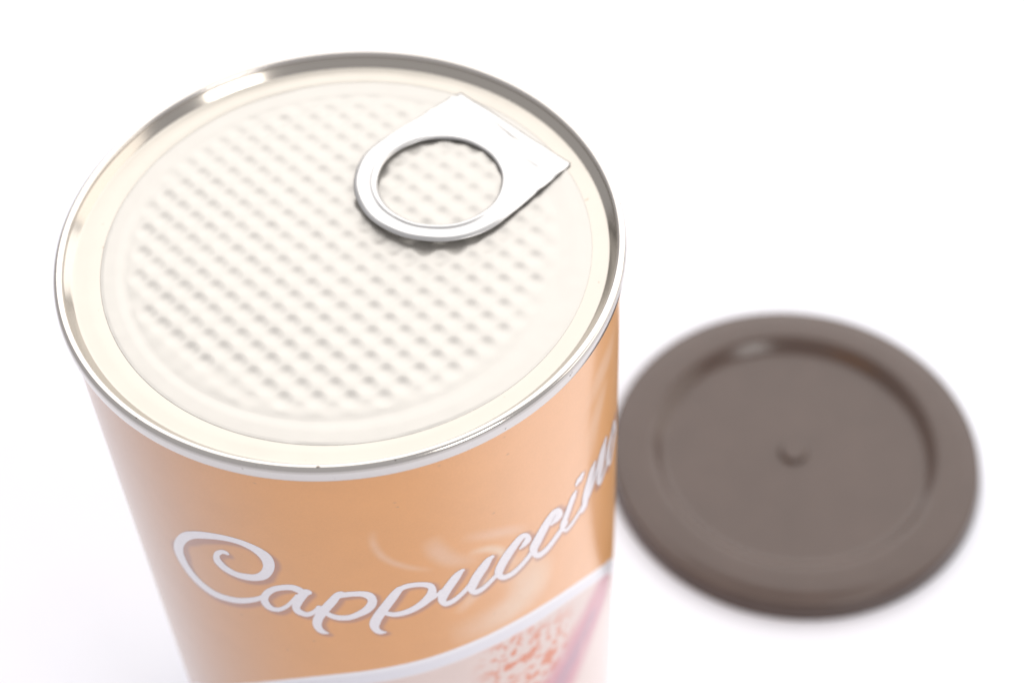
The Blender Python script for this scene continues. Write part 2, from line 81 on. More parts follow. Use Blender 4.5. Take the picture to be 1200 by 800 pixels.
('i',[(-45.42,-0.7606,-44.61,-0.7828),(-45.59,-0.7606,-44.63,-0.7869),(-45.76,-0.7604,-44.64,-0.7909),(-45.93,-0.7607,-44.67,-0.7951),(-46.12,-0.7622,-44.76,-0.7997),(-46.33,-0.7648,-44.91,-0.8042),(-46.55,-0.7683,-45.1,-0.8086),(-46.82,-0.7735,-45.34,-0.8139),(-47.15,-0.781,-45.65,-0.8216),(-47.57,-0.7922,-46.05,-0.833),(-48.07,-0.8064,-46.54,-0.8473),(-48.57,-0.8213,-47.05,-0.8622),(-49.01,-0.8341,-47.51,-0.8755),(-49.43,-0.8438,-47.97,-0.886),(-49.88,-0.8522,-48.42,-0.8945),(-50.25,-0.8616,-48.74,-0.9019),(-50.44,-0.8749,-48.88,-0.9079),(-50.29,-0.8942,-48.88,-0.9135),(-49.86,-0.916,-48.81,-0.9202),(-49.19,-0.9377,-48.73,-0.9249),(-48.36,-0.9543,-48.69,-0.927),(-47.68,-0.9599,-48.36,-0.9301),(-47.03,-0.9609,-47.81,-0.9316),(-46.34,-0.9598,-47.16,-0.9309),(-45.62,-0.9576,-46.47,-0.9291),(-44.8,-0.9539,-45.67,-0.9257),(-43.88,-0.9487,-44.77,-0.9206),(-42.97,-0.9435,-43.88,-0.9153),(-42.22,-0.9393,-43.13,-0.9111),(-41.68,-0.9359,-42.61,-0.908),(-41.3,-0.9325,-42.24,-0.9051),(-40.99,-0.9291,-41.92,-0.9022),(-40.65,-0.9259,-41.56,-0.8994)]),
('i',[(-42.83,-0.7038,-41.82,-0.7329),(-43.02,-0.7032,-41.9,-0.7356),(-43.21,-0.7027,-41.98,-0.7385),(-43.4,-0.7022,-42.08,-0.7412),(-43.57,-0.702,-42.22,-0.743),(-43.75,-0.7023,-42.43,-0.7438),(-43.95,-0.703,-42.67,-0.7438),(-44.13,-0.7039,-42.9,-0.7434),(-44.28,-0.705,-43.1,-0.7429),(-44.36,-0.7061,-43.25,-0.742),(-44.39,-0.7074,-43.37,-0.7408),(-44.42,-0.7087,-43.48,-0.7395),(-44.45,-0.71,-43.59,-0.7382)]),
('n',[(-37.24,-0.7533,-36.19,-0.7801),(-37.61,-0.7533,-36.26,-0.7881),(-37.98,-0.7528,-36.3,-0.7957),(-38.35,-0.7538,-36.37,-0.8039),(-38.74,-0.7579,-36.52,-0.8135),(-39.15,-0.7662,-36.77,-0.8254),(-39.58,-0.7774,-37.09,-0.8393),(-40.01,-0.79,-37.45,-0.8537),(-40.41,-0.8024,-37.81,-0.8675),(-40.81,-0.8142,-38.19,-0.8806),(-41.22,-0.8265,-38.58,-0.8933),(-41.59,-0.8395,-38.97,-0.9055),(-41.88,-0.8532,-39.32,-0.9169),(-42.06,-0.8677,-39.62,-0.9272),(-42.16,-0.8826,-39.91,-0.937),(-42.23,-0.8975,-40.19,-0.9467),(-42.31,-0.9122,-40.47,-0.9568)]),
('n',[(-40.61,-0.9289,-41.31,-0.9083),(-39.98,-0.9255,-40.71,-0.904),(-39.34,-0.9234,-40.11,-0.9009),(-38.66,-0.9198,-39.49,-0.8965),(-37.94,-0.9119,-38.84,-0.8878),(-37.14,-0.8978,-38.1,-0.8729),(-36.27,-0.8796,-37.28,-0.8537),(-35.41,-0.8609,-36.48,-0.8338),(-34.62,-0.8449,-35.77,-0.8162),(-33.96,-0.8317,-35.22,-0.8006),(-33.38,-0.8195,-34.77,-0.7855),(-32.85,-0.8087,-34.36,-0.7717),(-32.29,-0.7998,-33.87,-0.7605),(-31.69,-0.7932,-33.28,-0.7531),(-31.07,-0.7886,-32.65,-0.7487),(-30.43,-0.7852,-31.98,-0.7459),(-29.76,-0.7819,-31.31,-0.7431)]),
('n',[(-30.85,-0.7499,-29.72,-0.7766),(-31.22,-0.7516,-29.75,-0.7867),(-31.59,-0.7529,-29.76,-0.7964),(-31.96,-0.7558,-29.8,-0.8069),(-32.34,-0.7625,-29.93,-0.8192),(-32.73,-0.7748,-30.17,-0.8349),(-33.12,-0.7911,-30.49,-0.8532),(-33.52,-0.8085,-30.85,-0.8719),(-33.9,-0.8242,-31.22,-0.8886),(-34.29,-0.8376,-31.6,-0.903),(-34.69,-0.8503,-32.02,-0.9159),(-35.05,-0.8625,-32.4,-0.9275),(-35.31,-0.8744,-32.71,-0.9377),(-35.47,-0.8857,-32.95,-0.9463),(-35.55,-0.8964,-33.15,-0.9531),(-35.53,-0.9073,-33.28,-0.958),(-35.35,-0.9208,-33.36,-0.9586),(-34.63,-0.9455,-33.73,-0.9476),(-33.53,-0.9695,-34.2,-0.938),(-32.91,-0.9766,-34.01,-0.9423),(-32.44,-0.9775,-33.55,-0.9466),(-31.9,-0.9752,-32.98,-0.9465),(-31.25,-0.9711,-32.32,-0.9431),(-30.53,-0.9661,-31.62,-0.9379),(-29.81,-0.9608,-30.93,-0.9323),(-29.12,-0.9548,-30.27,-0.9258),(-28.4,-0.9482,-29.61,-0.9179),(-27.65,-0.9418,-28.94,-0.9099),(-26.87,-0.9366,-28.23,-0.903)]),
('o',[(-25.15,-0.8021,-22.93,-0.8546),(-25.81,-0.8053,-23.57,-0.8583),(-26.44,-0.8091,-24.19,-0.8626),(-27.04,-0.8139,-24.76,-0.8681),(-27.57,-0.82,-25.26,-0.8751),(-28.08,-0.8273,-25.71,-0.8836),(-28.55,-0.8354,-26.13,-0.8931),(-28.96,-0.8447,-26.48,-0.9035),(-29.28,-0.8551,-26.74,-0.9147),(-29.49,-0.8667,-26.9,-0.9272),(-29.64,-0.8794,-27,-0.9406),(-29.69,-0.8928,-27.01,-0.9539),(-29.61,-0.9069,-26.96,-0.9654),(-29.33,-0.9236,-26.83,-0.9762),(-28.85,-0.9438,-26.68,-0.9852),(-27.69,-0.9778,-27.1,-0.9752),(-26.02,-1.0103,-27.84,-0.9603),(-25.51,-1.0118,-27.44,-0.9632),(-25.04,-1.0081,-26.89,-0.9627),(-24.54,-1.0018,-26.3,-0.9589),(-23.98,-0.9941,-25.71,-0.9525),(-23.32,-0.9846,-25.09,-0.9423),(-22.53,-0.9736,-24.44,-0.9286),(-21.72,-0.9631,-23.81,-0.9141),(-21,-0.9545,-23.28,-0.9013),(-20.41,-0.9482,-22.89,-0.8907),(-19.92,-0.9426,-22.6,-0.8807),(-19.57,-0.9354,-22.43,-0.8699),(-19.42,-0.9244,-22.38,-0.8573),(-19.52,-0.9061,-22.45,-0.8402),(-19.83,-0.8825,-22.64,-0.8202),(-20.29,-0.8595,-22.91,-0.8026),(-22.76,-0.796,-21.38,-0.8364),(-23.68,-0.7858,-21.27,-0.8421),(-24.18,-0.7896,-21.83,-0.8442),(-24.69,-0.7963,-22.39,-0.8496),(-25.16,-0.8022,-22.92,-0.8545)]),
]
RIM_TOP = [(-143,-1.881),(-137.9,-1.771),(-133.7,-1.687),(-129.9,-1.618),(-126.4,-1.56),(-123.1,-1.509),(-119.9,-1.465),(-116.8,-1.426),(-113.7,-1.393),(-110.9,-1.366),(-108.2,-1.345),(-105.7,-1.328),(-103.4,-1.316),(-101.1,-1.306),(-98.91,-1.298),(-96.68,-1.29),(-94.44,-1.284),(-92.2,-1.278),(-89.95,-1.274),(-87.7,-1.27),(-85.43,-1.267),(-83.11,-1.263),(-80.73,-1.26),(-78.33,-1.258),(-75.95,-1.257),(-73.65,-1.257),(-71.41,-1.259),(-69.21,-1.26),(-67.03,-1.263),(-64.89,-1.267),(-62.77,-1.273),(-60.68,-1.281),(-58.61,-1.289),(-56.57,-1.299),(-54.55,-1.311),(-52.55,-1.324),(-50.62,-1.339),(-48.75,-1.354),(-46.9,-1.371),(-44.99,-1.391),(-42.94,-1.414),(-40.59,-1.444),(-37.91,-1.482),(-35.02,-1.527),(-32.08,-1.577),(-29.41,-1.626),(-27.47,-1.663),(-26.33,-1.684),(-25.74,-1.694),(-25.29,-1.701),(-24.46,-1.716)]
RIM_BOT = [(-145.3,-2.041),(-139.7,-1.913),(-135.2,-1.818),(-131.2,-1.742),(-127.6,-1.678),(-124.2,-1.624),(-120.9,-1.575),(-117.6,-1.534),(-114.5,-1.498),(-111.6,-1.469),(-108.9,-1.446),(-106.3,-1.428),(-104,-1.414),(-101.7,-1.404),(-99.44,-1.395),(-97.18,-1.386),(-94.91,-1.379),(-92.64,-1.373),(-90.37,-1.368),(-88.1,-1.364),(-85.8,-1.36),(-83.49,-1.356),(-81.15,-1.352),(-78.78,-1.35),(-76.37,-1.348),(-73.92,-1.348),(-71.31,-1.35),(-68.54,-1.353),(-65.72,-1.358),(-63,-1.367),(-60.55,-1.377),(-58.49,-1.386),(-56.75,-1.393),(-55.2,-1.4),(-53.69,-1.406),(-52.07,-1.416),(-50.3,-1.429),(-48.47,-1.444),(-46.62,-1.462),(-44.77,-1.481),(-42.94,-1.502),(-41.15,-1.524),(-39.38,-1.548),(-37.61,-1.574),(-35.86,-1.601),(-34.13,-1.629),(-32.5,-1.656),(-31,-1.683),(-29.53,-1.71),(-27.95,-1.74),(-26.06,-1.779)]
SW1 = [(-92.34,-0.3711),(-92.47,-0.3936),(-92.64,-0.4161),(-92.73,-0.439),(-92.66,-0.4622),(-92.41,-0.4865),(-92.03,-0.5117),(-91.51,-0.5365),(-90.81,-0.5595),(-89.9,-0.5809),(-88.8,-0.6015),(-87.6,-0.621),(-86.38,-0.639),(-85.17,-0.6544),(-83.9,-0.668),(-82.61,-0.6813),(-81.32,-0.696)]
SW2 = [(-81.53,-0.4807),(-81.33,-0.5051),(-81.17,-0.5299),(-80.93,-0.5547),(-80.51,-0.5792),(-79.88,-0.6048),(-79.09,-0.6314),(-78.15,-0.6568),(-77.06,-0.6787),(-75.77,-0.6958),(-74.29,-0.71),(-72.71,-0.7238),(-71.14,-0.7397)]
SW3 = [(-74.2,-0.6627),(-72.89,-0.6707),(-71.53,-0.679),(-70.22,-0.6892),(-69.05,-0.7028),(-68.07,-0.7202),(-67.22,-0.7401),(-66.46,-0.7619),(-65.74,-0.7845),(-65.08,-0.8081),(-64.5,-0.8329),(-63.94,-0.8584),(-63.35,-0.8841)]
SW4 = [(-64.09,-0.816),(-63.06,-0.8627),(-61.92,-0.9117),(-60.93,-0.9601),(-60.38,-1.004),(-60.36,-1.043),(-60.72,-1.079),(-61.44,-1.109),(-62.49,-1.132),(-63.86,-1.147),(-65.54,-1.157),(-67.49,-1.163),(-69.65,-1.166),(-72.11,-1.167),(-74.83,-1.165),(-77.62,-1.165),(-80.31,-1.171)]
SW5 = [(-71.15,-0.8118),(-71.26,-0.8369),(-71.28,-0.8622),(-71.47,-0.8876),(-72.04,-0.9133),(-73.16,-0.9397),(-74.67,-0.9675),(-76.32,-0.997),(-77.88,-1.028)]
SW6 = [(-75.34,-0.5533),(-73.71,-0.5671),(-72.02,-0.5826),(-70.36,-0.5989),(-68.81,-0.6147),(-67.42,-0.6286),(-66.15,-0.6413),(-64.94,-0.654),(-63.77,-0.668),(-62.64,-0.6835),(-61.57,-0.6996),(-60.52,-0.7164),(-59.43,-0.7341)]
REFL_A = [(-23.46,-0.2842),(-25.28,-0.2805),(-26.84,-0.2822),(-28.27,-0.2864),(-29.68,-0.2913),(-31.15,-0.295),(-32.61,-0.2989),(-33.95,-0.3055),(-35.06,-0.3169),(-35.91,-0.3335),(-36.61,-0.3533),(-37.24,-0.3747),(-37.88,-0.396)]
REFL_B = [(-29.46,-0.3914),(-30.57,-0.405),(-31.63,-0.4199),(-32.62,-0.4363),(-33.53,-0.4546),(-34.38,-0.4732),(-35.18,-0.4922),(-35.91,-0.5143),(-36.56,-0.5422),(-37.11,-0.578),(-37.59,-0.6199),(-38.04,-0.6644),(-38.49,-0.7085)]
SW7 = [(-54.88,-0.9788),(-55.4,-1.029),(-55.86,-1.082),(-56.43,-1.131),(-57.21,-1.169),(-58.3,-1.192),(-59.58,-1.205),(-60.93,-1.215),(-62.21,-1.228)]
PINK = [(-30.45,-1.776),(-33.54,-1.757),(-36.18,-1.749),(-38.61,-1.749),(-40.97,-1.753),(-43.37,-1.76),(-45.75,-1.771),(-47.98,-1.787),(-49.96,-1.807),(-51.66,-1.83),(-53.19,-1.855),(-54.63,-1.883),(-56.07,-1.912)]
WHT = [(-20.89,-2.047),(-23.6,-2.058),(-25.78,-2.083),(-27.58,-2.121),(-29.06,-2.174),(-30.27,-2.244),(-31.29,-2.326),(-32.24,-2.415),(-33.18,-2.505)]

# ------------------------------------------------------------------ helpers
def obj(name, verts, faces, mat, parent=None, smooth=True):
    me = bpy.data.meshes.new(name)
    me.from_pydata([tuple(map(float, v)) for v in verts], [], faces)
    me.update()
    if smooth:
        me.polygons.foreach_set('use_smooth', [True] * len(me.polygons))
    me.materials.append(mat)
    o = bpy.data.objects.new(name, me)
    C.objects.link(o)
    if parent:
        o.parent = parent
    return o


def lathe(profile, n=256):
    """profile: (r, z) in can radii, swept round z; the first/last point may be on the axis"""
    verts, faces, rows = [], [], []
    for r, z in profile:
        if abs(r) < 1e-9:
            rows.append([len(verts)])
            verts.append((0, 0, z * S))
        else:
            rows.append(list(range(len(verts), len(verts) + n)))
            for k in range(n):
                a = 2 * math.pi * k / n
                verts.append((r * S * math.cos(a), r * S * math.sin(a), z * S))
    for A, B in zip(rows[:-1], rows[1:]):
        for k in range(n):
            j = (k + 1) % n
            if len(A) == 1 and len(B) == 1:
                continue
            if len(A) == 1:
                faces.append((A[0], B[j], B[k]))
            elif len(B) == 1:
                faces.append((A[k], A[j], B[0]))
            else:
                faces.append((A[k], A[j], B[j], B[k]))
    return verts, faces


def arc(cx, cz, r, a0, a1, n):
    return [(cx + r * math.cos(math.radians(a0 + (a1 - a0) * i / n)),
             cz + r * math.sin(math.radians(a0 + (a1 - a0) * i / n))) for i in range(n + 1)]


def material(name):
    mt = bpy.data.materials.new(name)
    mt.use_nodes = True
    nt = mt.node_tree
    return mt, nt, nt.nodes['Principled BSDF']


def noise(nt, scale, detail=4, rough=0.55, coord='Object', stretch=None):
    tc = nt.nodes.new('ShaderNodeTexCoord')
    n = nt.nodes.new('ShaderNodeTexNoise')
    n.inputs['Scale'].default_value = scale
    n.inputs['Detail'].default_value = detail
    n.inputs['Roughness'].default_value = rough
    if stretch:
        mp = nt.nodes.new('ShaderNodeMapping')
        mp.inputs['Scale'].default_value = stretch
        nt.links.new(tc.outputs[coord], mp.inputs[0])
        nt.links.new(mp.outputs[0], n.inputs['Vector'])
    else:
        nt.links.new(tc.outputs[coord], n.inputs['Vector'])
    return n


def ramp(nt, src, stops):
    r = nt.nodes.new('ShaderNodeValToRGB')
    e = r.color_ramp.elements
    while len(e) < len(stops):
        e.new(0.5)
    for k, (p, c) in enumerate(stops):
        e[k].position = p
        e[k].color = (*c, 1) if len(c) == 3 else c
    nt.links.new(src, r.inputs[0])
    return r


def bump(nt, src, strength, dist, bsdf):
    b = nt.nodes.new('ShaderNodeBump')
    b.inputs['Strength'].default_value = strength
    b.inputs['Distance'].default_value = dist
    nt.links.new(src, b.inputs['Height'])
    nt.links.new(b.outputs[0], bsdf.inputs['Normal'])
    return b


# ------------------------------------------------------------------ materials
def metal(name, col, dark, rough0, rough1, scale, specks=True, bump_d=0.00002):
    mt, nt, b = material(name)
    b.inputs['Metallic'].default_value = 1.0
    n = noise(nt, scale, 5)
    rr = nt.nodes.new('ShaderNodeMapRange')
    rr.inputs['To Min'].default_value = rough0
    rr.inputs['To Max'].default_value = rough1
    nt.links.new(n.outputs['Fac'], rr.inputs['Value'])
    nt.links.new(rr.outputs[0], b.inputs['Roughness'])
    if specks:
        n2 = noise(nt, 900, 1, 0.4)
        cr_ = ramp(nt, n2.outputs['Fac'], [(0.0, dark), (0.205, dark), (0.225, col), (1.0, col)])
        nt.links.new(cr_.outputs[0], b.inputs['Base Color'])
    else:
        b.inputs['Base Color'].default_value = (*col, 1)
    bump(nt, n.outputs['Fac'], 0.3, bump_d, b)
    return mt


M_SEAM = metal('tinplate', (0.69, 0.66, 0.635), (0.25, 0.22, 0.2), 0.10, 0.22, 60)
M_LACQ = metal('lacquered_tinplate', (0.422, 0.392, 0.350), (0.35, 0.3, 0.25), 0.24, 0.36, 120)
M_BEAD = metal('rolled_tinplate', (0.56, 0.525, 0.49), (0.2, 0.17, 0.15), 0.10, 0.2, 60)
M_WALL = metal('shaded_tinplate', (0.45, 0.415, 0.37), (0.2, 0.18, 0.16), 0.09, 0.18, 40, specks=False)  # darkened copy of the tinplate, imitating the dark camera-side reflection
M_FOIL = metal('embossed_foil', (0.486, 0.463, 0.430), (0.5, 0.45, 0.4), 0.37, 0.45, 260, specks=False)
M_FOIL.node_tree.nodes['Principled BSDF'].inputs['Metallic'].default_value = 0.7
M_TAB = metal('tab_foil', (0.535, 0.525, 0.515), (0.5, 0.45, 0.4), 0.28, 0.38, 200, specks=False)

M_WRAP, nt, b = material('printed_wrap')
at = nt.nodes.new('ShaderNodeAttribute')
at.attribute_name = 'print'
grain = noise(nt, 2600, 2, 0.6)
gm = nt.nodes.new('ShaderNodeMix')
gm.data_type = 'RGBA'
gm.blend_type = 'MULTIPLY'
gm.inputs['Factor'].default_value = 1.0
gr = ramp(nt, grain.outputs['Fac'], [(0.3, (0.955, 0.955, 0.95)), (0.7, (1.0, 1.0, 1.0))])
nt.links.new(at.outputs['Color'], gm.inputs['A'])
nt.links.new(gr.outputs[0], gm.inputs['B'])
nt.links.new(gm.outputs['Result'], b.inputs['Base Color'])
b.inputs['Roughness'].default_value = 0.38
b.inputs['Coat Weight'].default_value = 0.65
b.inputs['Coat Roughness'].default_value = 0.12
b.inputs['Coat IOR'].default_value = 1.6
bump(nt, noise(nt, 1500, 3).outputs['Fac'], 0.12, 0.00003, b)

M_INK, nt, b = material('white_ink')
n = noise(nt, 1800, 2)
cr_ = ramp(nt, n.outputs['Fac'], [(0.3, (0.79, 0.745, 0.775)), (0.7, (0.83, 0.79, 0.815))])
nt.links.new(cr_.outputs[0], b.inputs['Base Color'])
b.inputs['Roughness'].default_value = 0.38
b.inputs['Coat Weight'].default_value = 0.65
b.inputs['Coat Roughness'].default_value = 0.12
b.inputs['Coat IOR'].default_value = 1.6

M_LID, nt, b = material('brown_plastic')
n = noise(nt, 90, 5)
cr_ = ramp(nt, n.outputs['Fac'], [(0.3, (0.073, 0.047, 0.037)), (0.7, (0.083, 0.054, 0.043))])
nt.links.new(cr_.outputs[0], b.inputs['Base Color'])
b.inputs['Roughness'].default_value = 0.2
b.inputs['Specular IOR Level'].default_value = 0.45
bump(nt, noise(nt, 1200, 3).outputs['Fac'], 0.15, 0.00004, b)

M_TABLE, nt, b = material('white_tabletop')
n = noise(nt, 25, 6)
cr_ = ramp(nt, n.outputs['Fac'], [(0.3, (0.765, 0.77, 0.82)), (0.7, (0.785, 0.79, 0.84))])
nt.links.new(cr_.outputs[0], b.inputs['Base Color'])
b.inputs['Roughness'].default_value = 0.55
bump(nt, noise(nt, 700, 4).outputs['Fac'], 0.1, 0.00005, b)

# ------------------------------------------------------------------ table
tv = [(-3, -3, 0), (3, -3, 0), (3, 3, 0), (-3, 3, 0), (-3, -3, -0.03), (3, -3, -0.03), (3, 3, -0.03), (-3, 3, -0.03)]
tf = [(0, 1, 2, 3), (7, 6, 5, 4), (0, 4, 5, 1), (1, 5, 6, 2), (2, 6, 7, 3), (3, 7, 4, 0)]
tbl = obj('tabletop', tv, tf, M_TABLE, smooth=False)
tbl['kind'] = 'structure'
tbl['label'] = 'plain white tabletop under the tin and its cap'

# ------------------------------------------------------------------ the tin
can = bpy.data.objects.new('coffee_tin', None)
C.objects.link(can)
can['label'] = 'tall orange cappuccino tin with sealed foil top and ring pull'
can['category'] = 'tin'
ZT = H / S                    # rim height in radii

# wrap: a fine grid on the side that carries the print, coarser behind
RB = 0.985
th0, th1 = math.radians(-190), math.radians(12)
zt, zb = ZT - 0.058, ZT - 2.75
NT, NZ = 640, 500
TH = np.linspace(th0, th1, NT)
ZZ = np.linspace(zt, zb, NZ)
tg, zg = np.meshgrid(TH, ZZ)              # rows follow z
U = (tg * RB).ravel()                     # arc length
V = (zg - ZT).ravel()


def to_uv(pts):
    a = np.array(pts, float)
    return np.c_[np.radians(a[:, 0]) * RB, a[:, 1]]


def dist_poly(pts, rad=None, box=0.25, along=None):
    """distance from every grid vertex to a polyline, less its half width"""
    out = np.full(len(U), 9.0)
    lo, hi = pts.min(0) - box, pts.max(0) + box
    idx = np.nonzero((U > lo[0]) & (U < hi[0]) & (V > lo[1]) & (V < hi[1]))[0]
    if not len(idx):
        return out
    q = np.c_[U[idx], V[idx]]
    best = np.full(len(idx), 9.0)
    pos = np.zeros(len(idx))
    for k in range(len(pts) - 1):
        a, d = pts[k], pts[k + 1] - pts[k]
        t = np.clip(((q - a) @ d) / (d @ d + 1e-12), 0, 1)
        dd = np.hypot(*(q - a - t[:, None] * d).T)
        if rad is not None:
            dd = dd - (rad[k] * (1 - t) + rad[k + 1] * t)
        pos = np.where(dd < best, k + t, pos)
        best = np.minimum(best, dd)
    out[idx] = best
    if along is None:
        return out
    w = np.zeros(len(U))
    w[idx] = np.sin(np.clip(pos / (len(pts) - 1), 0, 1) * math.pi) ** 0.8
    return out, w


def sm(x, a, b_):
    t = np.clip((x - a) / (b_ - a), 0, 1)
    return t * t * (3 - 2 * t)


def vnoise(x, y, seed):
    g = np.random.default_rng(seed).random((97, 97))
    xi, yi = np.floor(x).astype(int), np.floor(y).astype(int)
    fx, fy = x - xi, y - yi
    fx, fy = fx * fx * (3 - 2 * fx), fy * fy * (3 - 2 * fy)
    G = lambda i, j: g[i % 97, j % 97]
    return (G(xi, yi) * (1 - fx) * (1 - fy) + G(xi + 1, yi) * fx * (1 - fy)
            + G(xi, yi + 1) * (1 - fx) * fy + G(xi + 1, yi + 1) * fx * fy)


def fbm(x, y, seed, oct_=4):
    s, a, t = 0, 0.5, 0
    for o in range(oct_):
        s = s + a * vnoise(x * 2 ** o + 13.7 * o, y * 2 ** o + 5.1 * o, seed + o)
        t += a
        a *= 0.55
    return s / t


def blend(col, tgt, w):
    return col * (1 - w[:, None]) + np.array(tgt)[None] * w[:, None]


col = np.tile(np.array([0.735, 0.330, 0.100]), (len(U), 1))
deg = np.degrees(U / RB)
# printed drift plus painted edge reflections: browner to the left, peach right, amber beyond
col = blend(col, (0.57, 0.335, 0.225), 1 - sm(deg, -160, -105))
col = blend(col, (0.85, 0.46, 0.24), sm(deg, -88, -55) * (1 - sm(deg, -40, -26)) * 0.75)
col = blend(col, (0.76, 0.345, 0.085), sm(deg, -46, -22))
fb = fbm(U * 9 + 40, V * 9 + 40, 3)
col *= (0.965 + 0.07 * fb)[:, None]
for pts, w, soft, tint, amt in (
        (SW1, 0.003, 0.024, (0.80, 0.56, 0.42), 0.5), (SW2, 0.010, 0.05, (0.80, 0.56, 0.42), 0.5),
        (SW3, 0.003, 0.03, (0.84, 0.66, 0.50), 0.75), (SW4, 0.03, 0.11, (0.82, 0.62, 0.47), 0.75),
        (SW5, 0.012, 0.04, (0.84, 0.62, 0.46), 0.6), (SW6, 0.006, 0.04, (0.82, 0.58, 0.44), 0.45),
        (REFL_A, 0.02, 0.08, (0.88, 0.60, 0.42), 0.55), (REFL_B, 0.015, 0.07, (0.88, 0.60, 0.42), 0.5),  # pale streaks painted to imitate reflections on the wrap
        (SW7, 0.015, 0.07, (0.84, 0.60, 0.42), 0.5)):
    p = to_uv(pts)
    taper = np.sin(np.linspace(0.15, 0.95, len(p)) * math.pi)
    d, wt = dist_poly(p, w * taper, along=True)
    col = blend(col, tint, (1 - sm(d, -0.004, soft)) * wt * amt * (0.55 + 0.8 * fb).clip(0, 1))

# cup picture below the lettering
rt, rb = to_uv(RIM_TOP), to_uv(RIM_BOT)
ordr = np.argsort(rt[:, 0]); rt = rt[ordr]
ordr = np.argsort(rb[:, 0]); rb = rb[ordr]


def extend(p):
    a = np.polyfit(p[:6, 0], p[:6, 1], 1)
    c = np.polyfit(p[-6:, 0], p[-6:, 1], 1)
    l = p[0, 0] - np.array([1.2, 0.6, 0.2])
    r = p[-1, 0] + np.array([0.25, 0.6])
    return np.vstack([np.c_[l, p[0, 1] + a[0] * (l - p[0, 0]) * np.array([2.2, 1.5, 1.1])], p,
                      np.c_[r, p[-1, 1] + c[0] * (r - p[-1, 0]) * 1.4]])


rt, rb = extend(rt), extend(rb)
ztop = np.interp(U, rt[:, 0], rt[:, 1])
zbot = np.interp(U, rb[:, 0], rb[:, 1])
rim = sm(ztop - V, -0.006, 0.006)
ins = sm(zbot - V, -0.012, 0.02)
f1, f2, f3 = fbm(U * 14 + 9, V * 14 + 9, 11), fbm(U * 34 + 3, V * 26 + 3, 21), fbm(U * 5 + 3, V * 5 + 3, 31)
col = blend(col, (0.85, 0.83, 0.86), rim)
col = blend(col, (0.70, 0.68, 0.74), rim * sm(ztop - V, 0.012, 0.045) * (1 - ins) * 0.6)
foam = np.array([0.74, 0.585, 0.53])[None] * (0.94 + 0.1 * f3)[:, None]
powder = sm(f1 * 0.35 + f2 * 0.65, 0.45, 0.62) * sm(deg, -78, -66) * (1 - sm(deg, -50, -42))
near = 1 - sm(dist_poly(to_uv([(-67, -1.52), (-60, -1.62), (-56, -1.72), (-62, -1.95)]), None, 0.6), 0.05, 0.24)
foam = foam * (1 - (powder * (0.3 + 0.7 * near))[:, None]) + np.array([0.68, 0.19, 0.075])[None] * (powder * (0.3 + 0.7 * near))[:, None]
pk = 1 - sm(dist_poly(to_uv([(-30, -1.80), (-35, -1.81), (-41, -1.86), (-47, -1.95), (-53, -2.06), (-59, -2.2), (-63, -2.4)]),
                      None, 0.6), 0.07, 0.24)
foam = blend(foam, (0.58, 0.22, 0.27), pk * (0.7 + 0.6 * f1).clip(0, 1))
pd = 1 - sm(dist_poly(to_uv([(-38, -1.84), (-44, -1.90), (-50, -2.0), (-56, -2.14)]), None, 0.5), 0.02, 0.09)
foam = blend(foam, (0.38, 0.22, 0.30), pd * 0.75 * (0.3 + f1).clip(0, 1))
col = col * (1 - ins[:, None]) + foam * ins[:, None]

# printed soft purple edge that runs below and right of the letters
edge = np.zeros(len(U))
for ch, rows in STROKES:
    a = np.array(rows, float)
    A, B = to_uv(a[:, :2]), to_uv(a[:, 2:])
    mid, rad = (A + B) / 2, np.hypot(*(A - B).T) / 2
    d = dist_poly(mid + np.array([0.009, -0.014]), rad, 0.08)
    edge = np.maximum(edge, 1 - sm(d, -0.006, 0.015))
col = blend(col, (0.33, 0.165, 0.165), edge * 0.62)
# few printing specks
for _ in range(26):
    u0, v0 = rng.uniform(U.min(), U.max()), rng.uniform(-1.2, -0.1)
    r0 = rng.uniform(0.003, 0.006)
    col = blend(col, (0.30, 0.19, 0.12), (1 - sm(np.hypot(U - u0, (V - v0) * 1.2), 0.3 * r0, r0 * 1.4)) * 0.5)
col = np.clip(col, 0, 1)

gv = np.c_[(RB * S * np.cos(tg)).ravel(), (RB * S * np.sin(tg)).ravel(), (zg * S).ravel()]
ii = (np.arange(NZ - 1)[:, None] * NT + np.arange(NT - 1)[None]).ravel()
gf = np.c_[ii, ii + NT, ii + NT + 1, ii + 1]
# the plain rest: the back sector and the foot of the can
NB = 60
TB = np.linspace(th1, th0 + 2 * math.pi, NB)
bv = np.array([(RB * S * math.cos(t), RB * S * math.sin(t), z * S) for z in (zt, zb) for t in TB])
k0 = len(gv)
bf = np.array([(k0 + k + NB, k0 + k + NB + 1, k0 + k + 1, k0 + k) for k in range(NB - 1)])
bf = bf[:, ::-1]
TA = np.linspace(0, 2 * math.pi, 129)
fv = np.array([(RB * S * math.cos(t), RB * S * math.sin(t), z * S) for z in (zb, 0.06) for t in TA])
k1 = k0 + len(bv)
ff = np.array([(k1 + k, k1 + k + 129, k1 + k + 130, k1 + k + 1) for k in range(128)])
allv = np.vstack([gv, bv, fv])
allf = np.vstack([gf, bf, ff])
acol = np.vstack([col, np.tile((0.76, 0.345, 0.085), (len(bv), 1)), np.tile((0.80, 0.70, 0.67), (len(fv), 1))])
me = bpy.data.meshes.new('printed_wrap')
me.vertices.add(len(allv))
me.vertices.foreach_set('co', allv.ravel().astype(np.float32))
me.loops.add(allf.size)
me.loops.foreach_set('vertex_index', allf.ravel().astype(np.int32))
me.polygons.add(len(allf))
me.polygons.foreach_set('loop_start', (np.arange(len(allf)) * 4).astype(np.int32))
me.polygons.foreach_set('use_smooth', np.ones(len(allf), bool))
me.update(calc_edges=True)
ca = me.color_attributes.new('print', 'FLOAT_COLOR', 'POINT')
